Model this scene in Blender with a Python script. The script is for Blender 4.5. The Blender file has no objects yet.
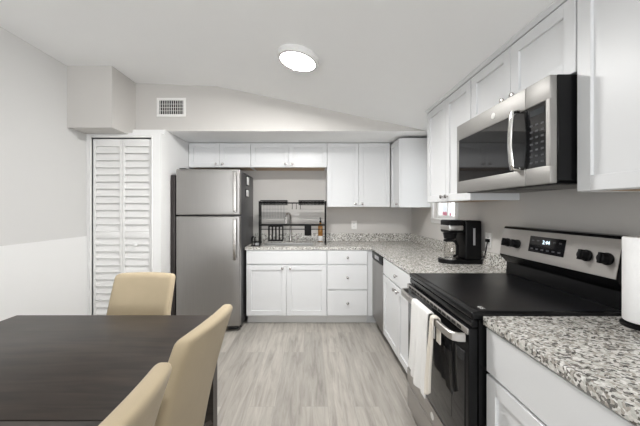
import bpy, bmesh, math, random
from mathutils import Vector, Matrix
random.seed(7)
SC = bpy.context.scene
COL = SC.collection
PI = math.pi

# ------------------------------------------------------------------ camera, world, lights, exposure
cd = bpy.data.cameras.new('camera')
cam = bpy.data.objects.new('camera', cd); COL.objects.link(cam)
cam.location = (0, 0, 1.35); cam.rotation_euler = (PI/2, 0, 0)
cd.sensor_width = 36; cd.lens = 295/640*36
cd.shift_x = 10/640; cd.shift_y = -3.5/640
cd.clip_start = 0.02
SC.camera = cam
SC.view_settings.view_transform = 'Standard'
SC.view_settings.look = 'None'
SC.view_settings.gamma = 1.0
SC.view_settings.exposure = 0.33

world = bpy.data.worlds.new('sky'); SC.world = world
world.use_nodes = True
wn = world.node_tree.nodes; wl = world.node_tree.links
bg = wn['Background']
sky = wn.new('ShaderNodeTexSky'); sky.sky_type = 'HOSEK_WILKIE'; sky.turbidity = 6
sky.sun_direction = (0.3, -0.5, 0.8)
mixs = wn.new('ShaderNodeMix'); mixs.data_type = 'RGBA'; mixs.inputs[0].default_value = 0.75
wl.new(sky.outputs[0], mixs.inputs[6]); mixs.inputs[7].default_value = (0.9, 0.95, 1.0, 1)
wl.new(mixs.outputs[2], bg.inputs[0]); bg.inputs[1].default_value = 1.2

def area(name, loc, rot, sx, sy, energy, color=(1, 1, 1), shape='RECTANGLE', spread=None):
    l = bpy.data.lights.new(name, 'AREA'); l.shape = shape; l.size = sx; l.size_y = sy
    l.energy = energy; l.color = color
    if spread: l.spread = spread
    o = bpy.data.objects.new(name, l); COL.objects.link(o)
    o.location = loc; o.rotation_euler = rot
    return o
# added soft fill at the unseen rear window, tilted up to brighten the ceiling
area('fill_rear', (-0.45, -2.93, 1.30), (PI/2+0.80, 0, 0), 3.0, 1.8, 95, (0.97, 0.985, 1.0))
# daylight through the small window over the counter
area('daylight_side', (1.60, 3.03, 1.62), (0, PI/2, 0), 0.8, 0.6, 4, (0.95, 0.98, 1.0))

# ------------------------------------------------------------------ materials
def new_mat(name):
    m = bpy.data.materials.new(name); m.use_nodes = True
    return m, m.node_tree.nodes, m.node_tree.links, m.node_tree.nodes['Principled BSDF']

def mat(name, col, rough=0.5, metal=0.0, bump=0.0, bscale=60, var=0.04, vscale=6, spec=0.5, **kw):
    m, n, l, b = new_mat(name)
    tc = n.new('ShaderNodeTexCoord')
    nz = n.new('ShaderNodeTexNoise'); nz.inputs['Scale'].default_value = vscale; nz.inputs['Detail'].default_value = 4
    l.new(tc.outputs['Object'], nz.inputs['Vector'])
    mx = n.new('ShaderNodeMix'); mx.data_type = 'RGBA'
    c = Vector(col)
    mx.inputs[6].default_value = (*(c*(1-var)), 1); mx.inputs[7].default_value = (*[min(1, x*(1+var)) for x in col], 1)
    l.new(nz.outputs['Fac'], mx.inputs[0]); l.new(mx.outputs[2], b.inputs['Base Color'])
    b.inputs['Roughness'].default_value = rough; b.inputs['Metallic'].default_value = metal
    b.inputs['Specular IOR Level'].default_value = spec
    if bump:
        n2 = n.new('ShaderNodeTexNoise'); n2.inputs['Scale'].default_value = bscale; n2.inputs['Detail'].default_value = 3
        l.new(tc.outputs['Object'], n2.inputs['Vector'])
        bp = n.new('ShaderNodeBump'); bp.inputs['Strength'].default_value = bump; bp.inputs['Distance'].default_value = 0.004
        l.new(n2.outputs['Fac'], bp.inputs['Height']); l.new(bp.outputs[0], b.inputs['Normal'])
    for k, v in kw.items(): b.inputs[k].default_value = v
    return m

def emit(name, col, s):
    m, n, l, b = new_mat(name)
    b.inputs['Base Color'].default_value = (*col, 1)
    b.inputs['Emission Color'].default_value = (*col, 1); b.inputs['Emission Strength'].default_value = s
    return m

def granite():
    m, n, l, b = new_mat('granite')
    tc = n.new('ShaderNodeTexCoord')
    def vor(s):
        v = n.new('ShaderNodeTexVoronoi'); v.inputs['Scale'].default_value = s
        l.new(dis.outputs[0], v.inputs['Vector']); return v
    nd = n.new('ShaderNodeTexNoise'); nd.inputs['Scale'].default_value = 70
    l.new(tc.outputs['Object'], nd.inputs['Vector'])
    dis = n.new('ShaderNodeVectorMath'); dis.operation = 'MULTIPLY_ADD'
    dis.inputs[1].default_value = (0.012, 0.012, 0.012)
    l.new(nd.outputs['Color'], dis.inputs[0]); l.new(tc.outputs['Object'], dis.inputs[2])
    v1 = vor(120); v2 = vor(210)
    sp = n.new('ShaderNodeSeparateColor'); l.new(v1.outputs['Color'], sp.inputs[0])
    r = n.new('ShaderNodeValToRGB'); r.color_ramp.interpolation = 'CONSTANT'
    e = r.color_ramp.elements
    e[0].position = 0; e[0].color = (0.02, 0.019, 0.018, 1)
    e[1].position = 0.15; e[1].color = (0.11, 0.098, 0.085, 1)
    for p, c in ((0.30, (0.36, 0.33, 0.29)), (0.47, (0.52, 0.52, 0.48)), (0.68, (0.66, 0.64, 0.60)), (0.88, (0.80, 0.79, 0.76))):
        q = e.new(p); q.color = (*c, 1)
    l.new(sp.outputs[0], r.inputs[0])
    s2 = n.new('ShaderNodeSeparateColor'); l.new(v2.outputs['Color'], s2.inputs[0])
    r2 = n.new('ShaderNodeValToRGB'); r2.color_ramp.interpolation = 'CONSTANT'
    e2 = r2.color_ramp.elements
    e2[0].position = 0; e2[0].color = (0.12, 0.11, 0.10, 1); e2[1].position = 0.14; e2[1].color = (0.72, 0.70, 0.66, 1)
    q = e2.new(0.7); q.color = (0.52, 0.49, 0.45, 1)
    l.new(s2.outputs[1], r2.inputs[0])
    mx = n.new('ShaderNodeMix'); mx.data_type = 'RGBA'; mx.inputs[0].default_value = 0.22
    l.new(r.outputs[0], mx.inputs[6]); l.new(r2.outputs[0], mx.inputs[7])
    l.new(mx.outputs[2], b.inputs['Base Color'])
    b.inputs['Roughness'].default_value = 0.22
    return m

def steel(name, col=(0.56, 0.55, 0.54), rough=0.3, axis='z'):
    m, n, l, b = new_mat(name)
    tc = n.new('ShaderNodeTexCoord'); mp = n.new('ShaderNodeMapping')
    mp.inputs['Scale'].default_value = {'z': (260, 260, 3), 'x': (3, 260, 260), 'y': (260, 3, 260)}[axis]
    l.new(tc.outputs['Object'], mp.inputs[0])
    nz = n.new('ShaderNodeTexNoise'); nz.inputs['Scale'].default_value = 1; nz.inputs['Detail'].default_value = 2
    l.new(mp.outputs[0], nz.inputs['Vector'])
    mx = n.new('ShaderNodeMix'); mx.data_type = 'RGBA'
    mx.inputs[6].default_value = (*[x*0.9 for x in col], 1); mx.inputs[7].default_value = (*[x*1.08 for x in col], 1)
    l.new(nz.outputs['Fac'], mx.inputs[0]); l.new(mx.outputs[2], b.inputs['Base Color'])
    mr = n.new('ShaderNodeMapRange'); mr.inputs[3].default_value = rough-0.05; mr.inputs[4].default_value = rough+0.08
    l.new(nz.outputs['Fac'], mr.inputs[0]); l.new(mr.outputs[0], b.inputs['Roughness'])
    b.inputs['Metallic'].default_value = 1.0
    return m

def planks():
    m, n, l, b = new_mat('vinyl_planks')
    tc = n.new('ShaderNodeTexCoord'); mp = n.new('ShaderNodeMapping')
    mp.inputs['Rotation'].default_value = (0, 0, PI/2); mp.inputs['Location'].default_value = (0.35, 0.06, 0)
    l.new(tc.outputs['Object'], mp.inputs[0])
    br = n.new('ShaderNodeTexBrick'); br.offset = 0.37
    br.inputs['Color1'].default_value = (0, 0, 0, 1); br.inputs['Color2'].default_value = (1, 1, 1, 1)
    br.inputs['Mortar'].default_value = (0.5, 0.5, 0.5, 1)
    br.inputs['Scale'].default_value = 1; br.inputs['Mortar Size'].default_value = 0.0012
    br.inputs['Brick Width'].default_value = 1.22; br.inputs['Row Height'].default_value = 0.182
    br.inputs['Bias'].default_value = 0
    l.new(mp.outputs[0], br.inputs['Vector'])
    # grain: stretched along the plank, shifted per plank
    gm = n.new('ShaderNodeMapping'); gm.inputs['Scale'].default_value = (24, 2.2, 24)
    off = n.new('ShaderNodeVectorMath'); off.operation = 'MULTIPLY_ADD'; off.inputs[1].default_value = (7, 13, 5)
    l.new(br.outputs['Color'], off.inputs[0]); l.new(tc.outputs['Object'], off.inputs[2])
    l.new(off.outputs[0], gm.inputs[0])
    nz = n.new('ShaderNodeTexNoise'); nz.inputs['Scale'].default_value = 1.0; nz.inputs['Detail'].default_value = 7; nz.inputs['Roughness'].default_value = 0.65
    nz.inputs['Distortion'].default_value = 0.6
    l.new(gm.outputs[0], nz.inputs['Vector'])
    rp = n.new('ShaderNodeValToRGB'); e = rp.color_ramp.elements
    e[0].position = 0.28; e[0].color = (0.25, 0.232, 0.208, 1); e[1].position = 0.74; e[1].color = (0.50, 0.475, 0.432, 1)
    q = e.new(0.5); q.color = (0.385, 0.362, 0.328, 1)
    l.new(nz.outputs['Fac'], rp.inputs[0])
    rt = n.new('ShaderNodeValToRGB'); e = rt.color_ramp.elements
    e[0].color = (0.88, 0.875, 0.87, 1); e[1].color = (1.10, 1.09, 1.08, 1)
    l.new(br.outputs['Color'], rt.inputs[0])
    mu = n.new('ShaderNodeMix'); mu.data_type = 'RGBA'; mu.blend_type = 'MULTIPLY'; mu.inputs[0].default_value = 1
    l.new(rp.outputs[0], mu.inputs[6]); l.new(rt.outputs[0], mu.inputs[7])
    mo = n.new('ShaderNodeMix'); mo.data_type = 'RGBA'; mo.inputs[7].default_value = (0.33, 0.31, 0.28, 1)
    l.new(br.outputs['Fac'], mo.inputs[0]); l.new(mu.outputs[2], mo.inputs[6])
    l.new(mo.outputs[2], b.inputs['Base Color']); b.inputs['Roughness'].default_value = 0.42
    return m

def dark_wood():
    m, n, l, b = new_mat('espresso_wood')
    tc = n.new('ShaderNodeTexCoord'); mp = n.new('ShaderNodeMapping')
    mp.inputs['Scale'].default_value = (2.0, 18, 18); mp.inputs['Rotation'].default_value = (0, 0, math.radians(-6))
    l.new(tc.outputs['Object'], mp.inputs[0])
    nz = n.new('ShaderNodeTexNoise'); nz.inputs['Scale'].default_value = 1.4; nz.inputs['Detail'].default_value = 6; nz.inputs['Distortion'].default_value = 0.8
    l.new(mp.outputs[0], nz.inputs['Vector'])
    rp = n.new('ShaderNodeValToRGB'); e = rp.color_ramp.elements
    e[0].position = 0.35; e[0].color = (0.014, 0.010, 0.008, 1); e[1].position = 0.7; e[1].color = (0.040, 0.029, 0.022, 1)
    l.new(nz.outputs['Fac'], rp.inputs[0]); l.new(rp.outputs[0], b.inputs['Base Color'])
    b.inputs['Roughness'].default_value = 0.38
    return m

def glass(name, col=(1, 1, 1), rough=0.0):
    m, n, l, b = new_mat(name)
    b.inputs['Base Color'].default_value = (*col, 1); b.inputs['Transmission Weight'].default_value = 1
    b.inputs['Roughness'].default_value = rough; b.inputs['IOR'].default_value = 1.45
    return m

WALL = mat('greige_wall_paint', (0.575, 0.555, 0.53), 0.75, bump=0.05, bscale=220, var=0.012)
WALL_LIT = mat('lit_greige_wall_paint', (0.665, 0.66, 0.648), 0.75, bump=0.05, bscale=220, var=0.012)  # same greige lightened for the left wall, lamp light put into the colour
WALLW = mat('white_wall_paint', (0.83, 0.828, 0.82), 0.6, var=0.012)
CEIL = mat('ceiling_paint', (0.92, 0.92, 0.915), 0.85, bump=0.06, bscale=160, var=0.012)
WHITE = mat('cabinet_white', (0.72, 0.725, 0.73), 0.38, var=0.01)
TRIM = mat('trim_white', (0.78, 0.775, 0.76), 0.45, var=0.01)
TAN = mat('cabinet_underside_maple', (0.50, 0.36, 0.24), 0.6, var=0.12, vscale=12)
GRAN = granite()
STEEL = steel('brushed_steel', (0.60, 0.59, 0.575), 0.34, 'x')
STEELV = steel('brushed_steel_upright', (0.36, 0.348, 0.335), 0.40, 'z')
STEELM = steel('brushed_steel_microwave', (0.38, 0.37, 0.355), 0.54, 'y')
STEELY = steel('brushed_steel_long', (0.47, 0.45, 0.43), 0.46, 'y')
CHROME = mat('chrome', (0.75, 0.74, 0.72), 0.12, 1.0, var=0.02)
NICKEL = mat('brushed_nickel', (0.50, 0.48, 0.46), 0.25, 1.0, var=0.03)
FLOOR = planks()
WOOD = dark_wood()
FABRIC = mat('cream_fabric', (0.47, 0.385, 0.26), 0.9, bump=0.25, bscale=500, var=0.07, vscale=9, spec=0.2)
FABRIC.node_tree.nodes['Principled BSDF'].inputs['Sheen Weight'].default_value = 0.15
BLACKM = mat('black_enamel', (0.005, 0.005, 0.0055), 0.25, spec=0.22, var=0.1)
BLACKP = mat('black_plastic', (0.005, 0.005, 0.0055), 0.4, spec=0.15, var=0.1)
BLACKG = mat('black_glass', (0.008, 0.008, 0.009), 0.05, var=0.1)
COOKTOP = mat('cooktop_glass', (0.006, 0.006, 0.007), 0.30, spec=0.35, var=0.15, vscale=3)
BLACKW = mat('black_wire', (0.004, 0.004, 0.004), 0.5, spec=0.15, var=0.1)
DARKG = mat('dark_grey_steel', (0.05, 0.05, 0.053), 0.38, var=0.1, bump=0.1, bscale=350)
KICK = mat('kick_black', (0.02, 0.02, 0.02), 0.6, var=0.1)
KICKW = mat('kick_grey', (0.72, 0.71, 0.69), 0.55, var=0.03)
TOWELW = mat('white_terry', (0.80, 0.79, 0.77), 0.95, bump=0.4, bscale=300, var=0.03, spec=0.1)
TOWEL_SHADE = mat('shaded_terry', (0.74, 0.69, 0.61), 0.95, bump=0.4, bscale=300, var=0.04, spec=0.1)  # white towel's inner fold, its shade put into the cream tone
PAPER = mat('paper_towel', (0.84, 0.835, 0.825), 0.95, bump=0.3, bscale=140, var=0.01, spec=0.1)
PLATE = mat('switch_plate', (0.82, 0.81, 0.79), 0.35, var=0.01)
GREYP = mat('grey_plastic', (0.35, 0.35, 0.36), 0.4, var=0.03)
BUTTON = mat('keypad_print', (0.045, 0.045, 0.05), 0.4, var=0.05)
AMBER = mat('amber_soap', (0.55, 0.26, 0.05), 0.15, var=0.1, **{'Transmission Weight': 0.5})
COFFEE = mat('coffee', (0.03, 0.015, 0.008), 0.1)
CARAFE = glass('carafe_glass', (0.92, 0.91, 0.89), 0.02)
PANE = glass('window_glass')
DIFF = emit('lit_diffuser', (1.0, 0.99, 0.975), 240)
DISP = emit('lit_digits', (0.75, 0.9, 1.0), 1.3)
PINK = mat('pink_petals', (0.75, 0.25, 0.33), 0.7, var=0.25, vscale=40)
LEAF = mat('leaf_green', (0.10, 0.18, 0.06), 0.7, var=0.3, vscale=40)
GROUND = mat('outside_ground', (0.5, 0.49, 0.46), 0.9, var=0.1)

# ------------------------------------------------------------------ mesh helpers
def BM(): return bmesh.new()

def box(bm, x0, x1, y0, y1, z0, z1, bev=0.0, seg=2, M=None):
    t = bmesh.new()
    bmesh.ops.create_cube(t, size=1)
    for v in t.verts:
        v.co = Vector((x0+(v.co.x+.5)*(x1-x0), y0+(v.co.y+.5)*(y1-y0), z0+(v.co.z+.5)*(z1-z0)))
    if bev: bmesh.ops.bevel(t, geom=t.edges[:], offset=bev, segments=seg, affect='EDGES', profile=0.5)
    if M is not None: t.transform(M)
    merge(bm, t)

def merge(bm, t):
    me = bpy.data.meshes.new('tmp'); t.to_mesh(me); t.free(); bm.from_mesh(me); bpy.data.meshes.remove(me)

def lathe(bm, prof, M=None, seg=24, cap=True):
    t = bmesh.new(); rings = []
    for r, z in prof:
        rings.append([t.verts.new((r*math.cos(2*PI*k/seg), r*math.sin(2*PI*k/seg), z)) for k in range(seg)])
    for a, b in zip(rings, rings[1:]):
        for k in range(seg): t.faces.new((a[k], a[(k+1) % seg], b[(k+1) % seg], b[k]))
    if cap:
        t.faces.new(rings[0][::-1]); t.faces.new(rings[-1])
    bmesh.ops.recalc_face_normals(t, faces=t.faces[:])
    if M is not None: t.transform(M)
    merge(bm, t)

def align(p, d):
    d = Vector(d).normalized()
    return Matrix.Translation(Vector(p)) @ d.to_track_quat('Z', 'Y').to_matrix().to_4x4()

def cyl(bm, p, q, r, seg=16):
    p, q = Vector(p), Vector(q); lathe(bm, [(r, 0), (r, (q-p).length)], align(p, q-p), seg)

def tube(bm, pts, r, seg=8, closed=False, flat=None):
    pts = [Vector(p) for p in pts]; t = bmesh.new(); rings = []; N = len(pts)
    up = None
    for i, p in enumerate(pts):
        if closed: d = (pts[(i+1) % N]-pts[i-1]).normalized()
        else: d = (pts[min(i+1, N-1)]-pts[max(i-1, 0)]).normalized()
        if up is None:
            up = Vector((0, 0, 1)) if abs(d.z) < .9 else Vector((1, 0, 0))
        a = d.cross(up).normalized(); u = a.cross(d).normalized(); up = u
        rings.append([t.verts.new(p + a*(r*math.cos(2*PI*k/seg))*(flat or 1) + u*(r*math.sin(2*PI*k/seg))) for k in range(seg)])
    rng = range(N) if closed else range(N-1)
    for i in rng:
        a, b = rings[i], rings[(i+1) % N]
        for k in range(seg): t.faces.new((a[k], a[(k+1) % seg], b[(k+1) % seg], b[k]))
    if not closed: t.faces.new(rings[0][::-1]); t.faces.new(rings[-1])
    bmesh.ops.recalc_face_normals(t, faces=t.faces[:])
    merge(bm, t)

def poly_prism(bm, pts, axis, a, b):
    """pts in the two remaining axes, extruded along axis from a to b"""
    def mk(p, w):
        if axis == 'y': return (p[0], w, p[1])
        if axis == 'x': return (w, p[0], p[1])
        return (p[0], p[1], w)
    t = bmesh.new()
    A = [t.verts.new(mk(p, a)) for p in pts]; B = [t.verts.new(mk(p, b)) for p in pts]
    t.faces.new(A[::-1]); t.faces.new(B); n = len(pts)
    for k in range(n): t.faces.new((A[k], A[(k+1) % n], B[(k+1) % n], B[k]))
    bmesh.ops.recalc_face_normals(t, faces=t.faces[:])
    merge(bm, t)

def rbox(bm, hx, hy, hz, r, n=6, deform=None):
    """densely sampled rounded box centred on the origin, then deformed"""
    def samp(h, m):
        e = [-h, -h+r*.12, -h+r*.35, -h+r*.65]
        mid = [-h+r+(2*h-2*r)*i/m for i in range(m+1)]
        return e+mid+[-x for x in e[::-1]]
    t = bmesh.new(); S = [samp(hx, n), samp(hy, 2), samp(hz, n)]; H = (hx, hy, hz)
    for ax in range(3):
        u, w = [(1, 2), (0, 2), (0, 1)][ax]
        for s in (-1, 1):
            g = []
            for a in S[u]:
                row = []
                for b in S[w]:
                    c = [0, 0, 0]; c[ax] = s*H[ax]; c[u] = a; c[w] = b
                    row.append(t.verts.new(c))
                g.append(row)
            for i in range(len(S[u])-1):
                for j in range(len(S[w])-1):
                    t.faces.new((g[i][j], g[i+1][j], g[i+1][j+1], g[i][j+1]))
    bmesh.ops.remove_doubles(t, verts=t.verts[:], dist=1e-6)
    for v in t.verts:
        inn = Vector([max(-(H[k]-r), min(H[k]-r, v.co[k])) for k in range(3)])
        d = v.co-inn
        if d.length > 1e-9: v.co = inn+d.normalized()*r
    if deform:
        for v in t.verts: v.co = Vector(deform(v.co.copy()))
    bmesh.ops.recalc_face_normals(t, faces=t.faces[:])
    merge(bm, t)

def obj(name, bm, m, parent=None, sharp=40, label=None, kind=None):
    me = bpy.data.meshes.new(name); bm.to_mesh(me); bm.free()
    me.materials.append(m)
    for p in me.polygons: p.use_smooth = True
    me.set_sharp_from_angle(angle=math.radians(sharp))
    o = bpy.data.objects.new(name, me); COL.objects.link(o)
    if parent: o.parent = parent
    if label: o['label'] = label
    if kind: o['kind'] = kind
    return o

def tag(o, label, cat, group=None):
    o['label'] = label; o['category'] = cat
    if group: o['group'] = group
    return o

def thing(name, label, cat, loc=(0, 0, 0), rz=0.0, group=None):
    o = bpy.data.objects.new(name, None); COL.objects.link(o)
    o.location = loc; o.rotation_euler = (0, 0, rz); o.empty_display_size = 0.1
    return tag(o, label, cat, group)

def struct(name, bm, m, parent=None, sharp=40):
    o = obj(name, bm, m, parent, sharp)
    if parent is None: o['kind'] = 'structure'
    return o

def text(name, body, size, m, parent, M, depth=0.0004):
    c = bpy.data.curves.new(name, 'FONT'); c.body = body; c.size = size; c.extrude = depth
    c.align_x = 'CENTER'; c.align_y = 'CENTER'
    c.materials.append(m)
    o = bpy.data.objects.new(name, c); COL.objects.link(o)
    bpy.context.view_layer.update()
    me = bpy.data.meshes.new_from_object(o.evaluated_get(bpy.context.evaluated_depsgraph_get()))
    bpy.data.objects.remove(o); bpy.data.curves.remove(c)
    me.name = name; me.materials.clear(); me.materials.append(m)
    o = bpy.data.objects.new(name, me); COL.objects.link(o); o.parent = parent; o.matrix_local = M
    return o

# ------------------------------------------------------------------ room shell
XL, XR, YB = -2.318, 1.40, 4.08
YG, YC, YBX = 3.194, 3.06, 2.815          # gable wall, closet front, boxed-in chase front
YR = -3.0                                  # rear of the room
XN = -1.545                                # return wall beside the fridge
def zc(x):
    P = [(XL-.2, 2.72), (-1.9, 2.72), (-1.0, 2.68), (-0.80, 2.642), (1.8, 2.642-2.6*.2135)]
    for (a, za), (b, zb) in zip(P, P[1:]):
        if x <= b: return za+(zb-za)*(x-a)/(b-a)
    return P[-1][1]

bm = BM(); box(bm, XL-.1, XR+.1, YR-.1, YB+.1, -.1, 0); struct('floor', bm, FLOOR)

bm = BM()
xs = [XL-.1, -1.9, -1.0, -.93, -.86, -.80, 1.5]
pts = [(x, zc(x)) for x in xs]+[(1.5, 2.9), (XL-.1, 2.9)]
poly_prism(bm, pts, 'y', YR-.1, YG); struct('ceiling', bm, CEIL, sharp=20)

bm = BM(); box(bm, XL-.1, XL, YR-.1, YB, 1.075, 2.9); struct('wall_left', bm, WALL_LIT)
bm = BM(); box(bm, XL-.1, XL+.006, YR-.1, YC, 0, 1.075); box(bm, XL-.1, XL, YC, YB, 0, 1.075); struct('trim_1', bm, WALLW)      # white lower wall
bm = BM(); box(bm, XL-.1, XR+.1, YB, YB+.1, 0, 2.3); struct('wall_back', bm, WALL)
# right wall with the window opening
WY0, WY1, WZ0, WZ1 = 2.83, 3.33, 1.25, 1.98
bm = BM()
box(bm, XR, XR+.1, YR-.1, WY0, 0, 2.3); box(bm, XR, XR+.1, WY1, YB, 0, 2.3)
box(bm, XR, XR+.1, WY0, WY1, 0, WZ0); box(bm, XR, XR+.1, WY0, WY1, WZ1, 2.3)
struct('wall_right', bm, WALL)
# rear wall with a wide window opening
bm = BM()
box(bm, XL-.1, -2.0, YR-.1, YR, 0, 2.9); box(bm, 1.1, XR+.1, YR-.1, YR, 0, 2.9)
box(bm, -2.0, 1.1, YR-.1, YR, 0, .35); box(bm, -2.0, 1.1, YR-.1, YR, 2.2, 2.9)
struct('wall_rear', bm, WALL)
# gable wall above the niche and the lowered niche ceiling
bm = BM(); box(bm, -1.98, XR+.1, YG, YG+.08, 2.2, 2.9); struct('wall_gable', bm, WALL)
bm = BM(); box(bm, XN, XR+.1, YG+.08, YB+.1, 2.2, 2.3); box(bm, XN, XR+.1, YG+.0005, YG+.08, 2.199, 2.21); struct('ceiling_niche', bm, CEIL)
# closet: front wall with a door opening, return wall, flat top
CX0, CX1, CZ = -2.262, -1.645, 2.095
bm = BM()
box(bm, XL, CX0, YC, YC+.08, 0, 2.145); box(bm, CX1, XN, YC, YC+.08, 0, 2.145); box(bm, CX0, CX1, YC, YC+.08, CZ, 2.145)
box(bm, XN-.08, XN, YC+.08, YB, 0, 2.2); box(bm, XL, XN-.08, YC+.08, YB, 2.145, 2.2)
struct('wall_closet', bm, WALLW)
bm = BM(); box(bm, CX0-.05, CX1+.05, YB-.6, YB-.55, 0, 2.1); struct('wall_closet_inner', bm, WALLW)
# boxed-in chase under the ceiling
bm = BM(); box(bm, XL, -1.888, YBX, YG+.08, 2.132, 2.9); struct('trim_2', bm, WALL)
# closet door casing
bm = BM()
box(bm, CX0-.022, CX0, YC-.012, YC+.05, 0, CZ+.028, .003); box(bm, CX1, CX1+.012, YC-.006, YC+.05, 0, CZ+.02, .003)
box(bm, CX0, CX1, YC-.012, YC+.05, CZ, CZ+.028, .003)
struct('trim_3', bm, TRIM)
# baseboards
bm = BM(); box(bm, XL+.006, XL+.02, YR, YC-.001, 0, .09, .003); struct('baseboard_left', bm, TRIM)
bm = BM(); box(bm, CX1+.014, XN, YC-.013, YC-.001, 0, .09, .003); box(bm, XN+.001, XN+.012, YC, YG, 0, .09, .003); struct('baseboard_closet', bm, TRIM)

# louvred bifold closet door
def louvre_panel(x0, x1):
    bm = BM(); y0, y1 = YC+.008, YC+.036; sw = .026; z0, z1 = .012, CZ-.012
    box(bm, x0, x0+sw, y0, y1, z0, z1, .002); box(bm, x1-sw, x1, y0, y1, z0, z1, .002)
    rails = [(z0, z0+.10), (1.055, 1.118), (z1-.075, z1)]
    for a, b in rails: box(bm, x0+sw, x1-sw, y0, y1, a, b, .002)
    for a, b in ((rails[0][1], rails[1][0]), (rails[1][1], rails[2][0])):
        k = max(1, round((b-a)/.0715)); p = (b-a)/k
        for i in range(k):
            zc_ = a+p*(i+.5)
            M = Matrix.Translation((0, (y0+y1)/2+.001, zc_)) @ Matrix.Rotation(math.radians(-15), 4, 'X')
            box(bm, x0+sw-.003, x1-sw+.003, -.004, .004, -p*.505, p*.505, .0015, 1, M)
    return bm
d = bpy.data.objects.new('door_1', None); COL.objects.link(d); d['kind'] = 'structure'
xm = -1.955
pl = obj('louvre_panel', louvre_panel(CX0+.006, xm-.002), TRIM, d)
pr = obj('louvre_panel', louvre_panel(xm+.002, CX1-.006), TRIM, d)
bm = BM(); lathe(bm, [(.007, 0), (.007, .012), (.015, .02), (.019, .028), (.017, .036), (.008, .04)], align((-1.80, YC+.0085, .985), (0, -1, 0)))
obj('door_knob', bm, WALLW, pr)

# side window over the counter
wd = bpy.data.objects.new('window_1', None); COL.objects.link(wd); wd['kind'] = 'structure'
bm = BM()
c = .05
box(bm, XR-.014, XR, WY0-c, WY1+c, WZ0-c, WZ0, .002); box(bm, XR-.014, XR, WY0-c, WY1+c, WZ1, WZ1+c, .002)
box(bm, XR-.014, XR, WY0-c, WY0, WZ0, WZ1, .002); box(bm, XR-.014, XR, WY1, WY1+c, WZ0, WZ1, .002)
obj('window_casing', bm, TRIM, wd)
bm = BM(); f = .035
box(bm, XR+.03, XR+.06, WY0, WY1, WZ0, WZ0+f, .002); box(bm, XR+.03, XR+.06, WY0, WY1, WZ1-f, WZ1, .002)
box(bm, XR+.03, XR+.06, WY0, WY0+f, WZ0+f, WZ1-f, .002); box(bm, XR+.03, XR+.06, WY1-f, WY1, WZ0+f, WZ1-f, .002)
box(bm, XR+.035, XR+.055, (WY0+WY1)/2-.01, (WY0+WY1)/2+.01, WZ0+f, WZ1-f); 
obj('window_sash', bm, TRIM, wd)
bm = BM(); box(bm, XR+.043, XR+.047, WY0+f, WY1-f, WZ0+f, WZ1-f); obj('pane', bm, PANE, wd)
bm = BM(); box(bm, XR-.03, XR+.03, WY0-.02, WY1+.02, WZ0-.012, WZ0+.004, .003); obj('window_sill', bm, TRIM, wd)

# rear window
wd = bpy.data.objects.new('window_2', None); COL.objects.link(wd); wd['kind'] = 'structure'
bm = BM()
for x in (-2.0, -.995, .045, 1.05): box(bm, x, x+.05, YR-.08, YR-.03, .35, 2.2, .003)
box(bm, -2.0, 1.1, YR-.08, YR-.03, .35, .40, .003); box(bm, -2.0, 1.1, YR-.08, YR-.03, 2.15, 2.2, .003)
obj('window_frame', bm, TRIM, wd)

# ------------------------------------------------------------------ outside the side window
bm = BM(); box(bm, 1.75, 6, -1, 8, -.1, 0); struct('ground', bm, GROUND)
rt = thing('flowering_shrub', 'pink flowering shrub seen through the small window behind the coffee maker', 'shrub', (2.45, 5.70, 0))
bm = BM()
for k in range(46):
    a, h = random.random()*2*PI, .35+random.random()*.85; r_ = .28*math.sin(PI*min(1, h/1.35))*random.random()**.4+.03
    bmesh.ops.create_icosphere(bm, subdivisions=1, radius=.09+.05*random.random(), matrix=Matrix.Translation((r_*math.cos(a), r_*math.sin(a), h)) @ Matrix.Rotation(a, 4, 'X'))
cyl(bm, (0, 0, 0), (0, 0, .6), .03); obj('foliage', bm, LEAF, rt)
bm = BM()
for k in range(100):
    a, h = random.random()*2*PI, .98+random.random()*.30; r_ = .75*random.random()**.5
    bmesh.ops.create_icosphere(bm, subdivisions=1, radius=.035+.025*random.random(), matrix=Matrix.Translation((r_*math.cos(a), r_*math.sin(a), h)))
obj('blossoms', bm, PINK, rt)

# ------------------------------------------------------------------ cabinets
KP = [(.006, 0), (.006, .010), (.0135, .016), (.0155, .022), (.0135, .027), (.006, .0295)]
def knob(parent, x, y, z):
    bm = BM(); lathe(bm, KP, align((x, y, z), (0, -1, 0)), 16); return obj('knob', bm, NICKEL, parent)

def shaker(w, z0, z1, x0, th=.02, rail=.058):
    bm = BM(); x1 = x0+w
    box(bm, x0, x0+rail, -th, 0, z0, z1, .0018, 1); box(bm, x1-rail, x1, -th, 0, z0, z1, .0018, 1)
    box(bm, x0+rail-.001, x1-rail+.001, -th, 0, z1-rail, z1, .0018, 1); box(bm, x0+rail-.001, x1-rail+.001, -th, 0, z0, z0+rail, .0018, 1)
    box(bm, x0+rail-.004, x1-rail+.004, -th+.012, -.002, z0+rail-.004, z1-rail+.004)
    return bm

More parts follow.
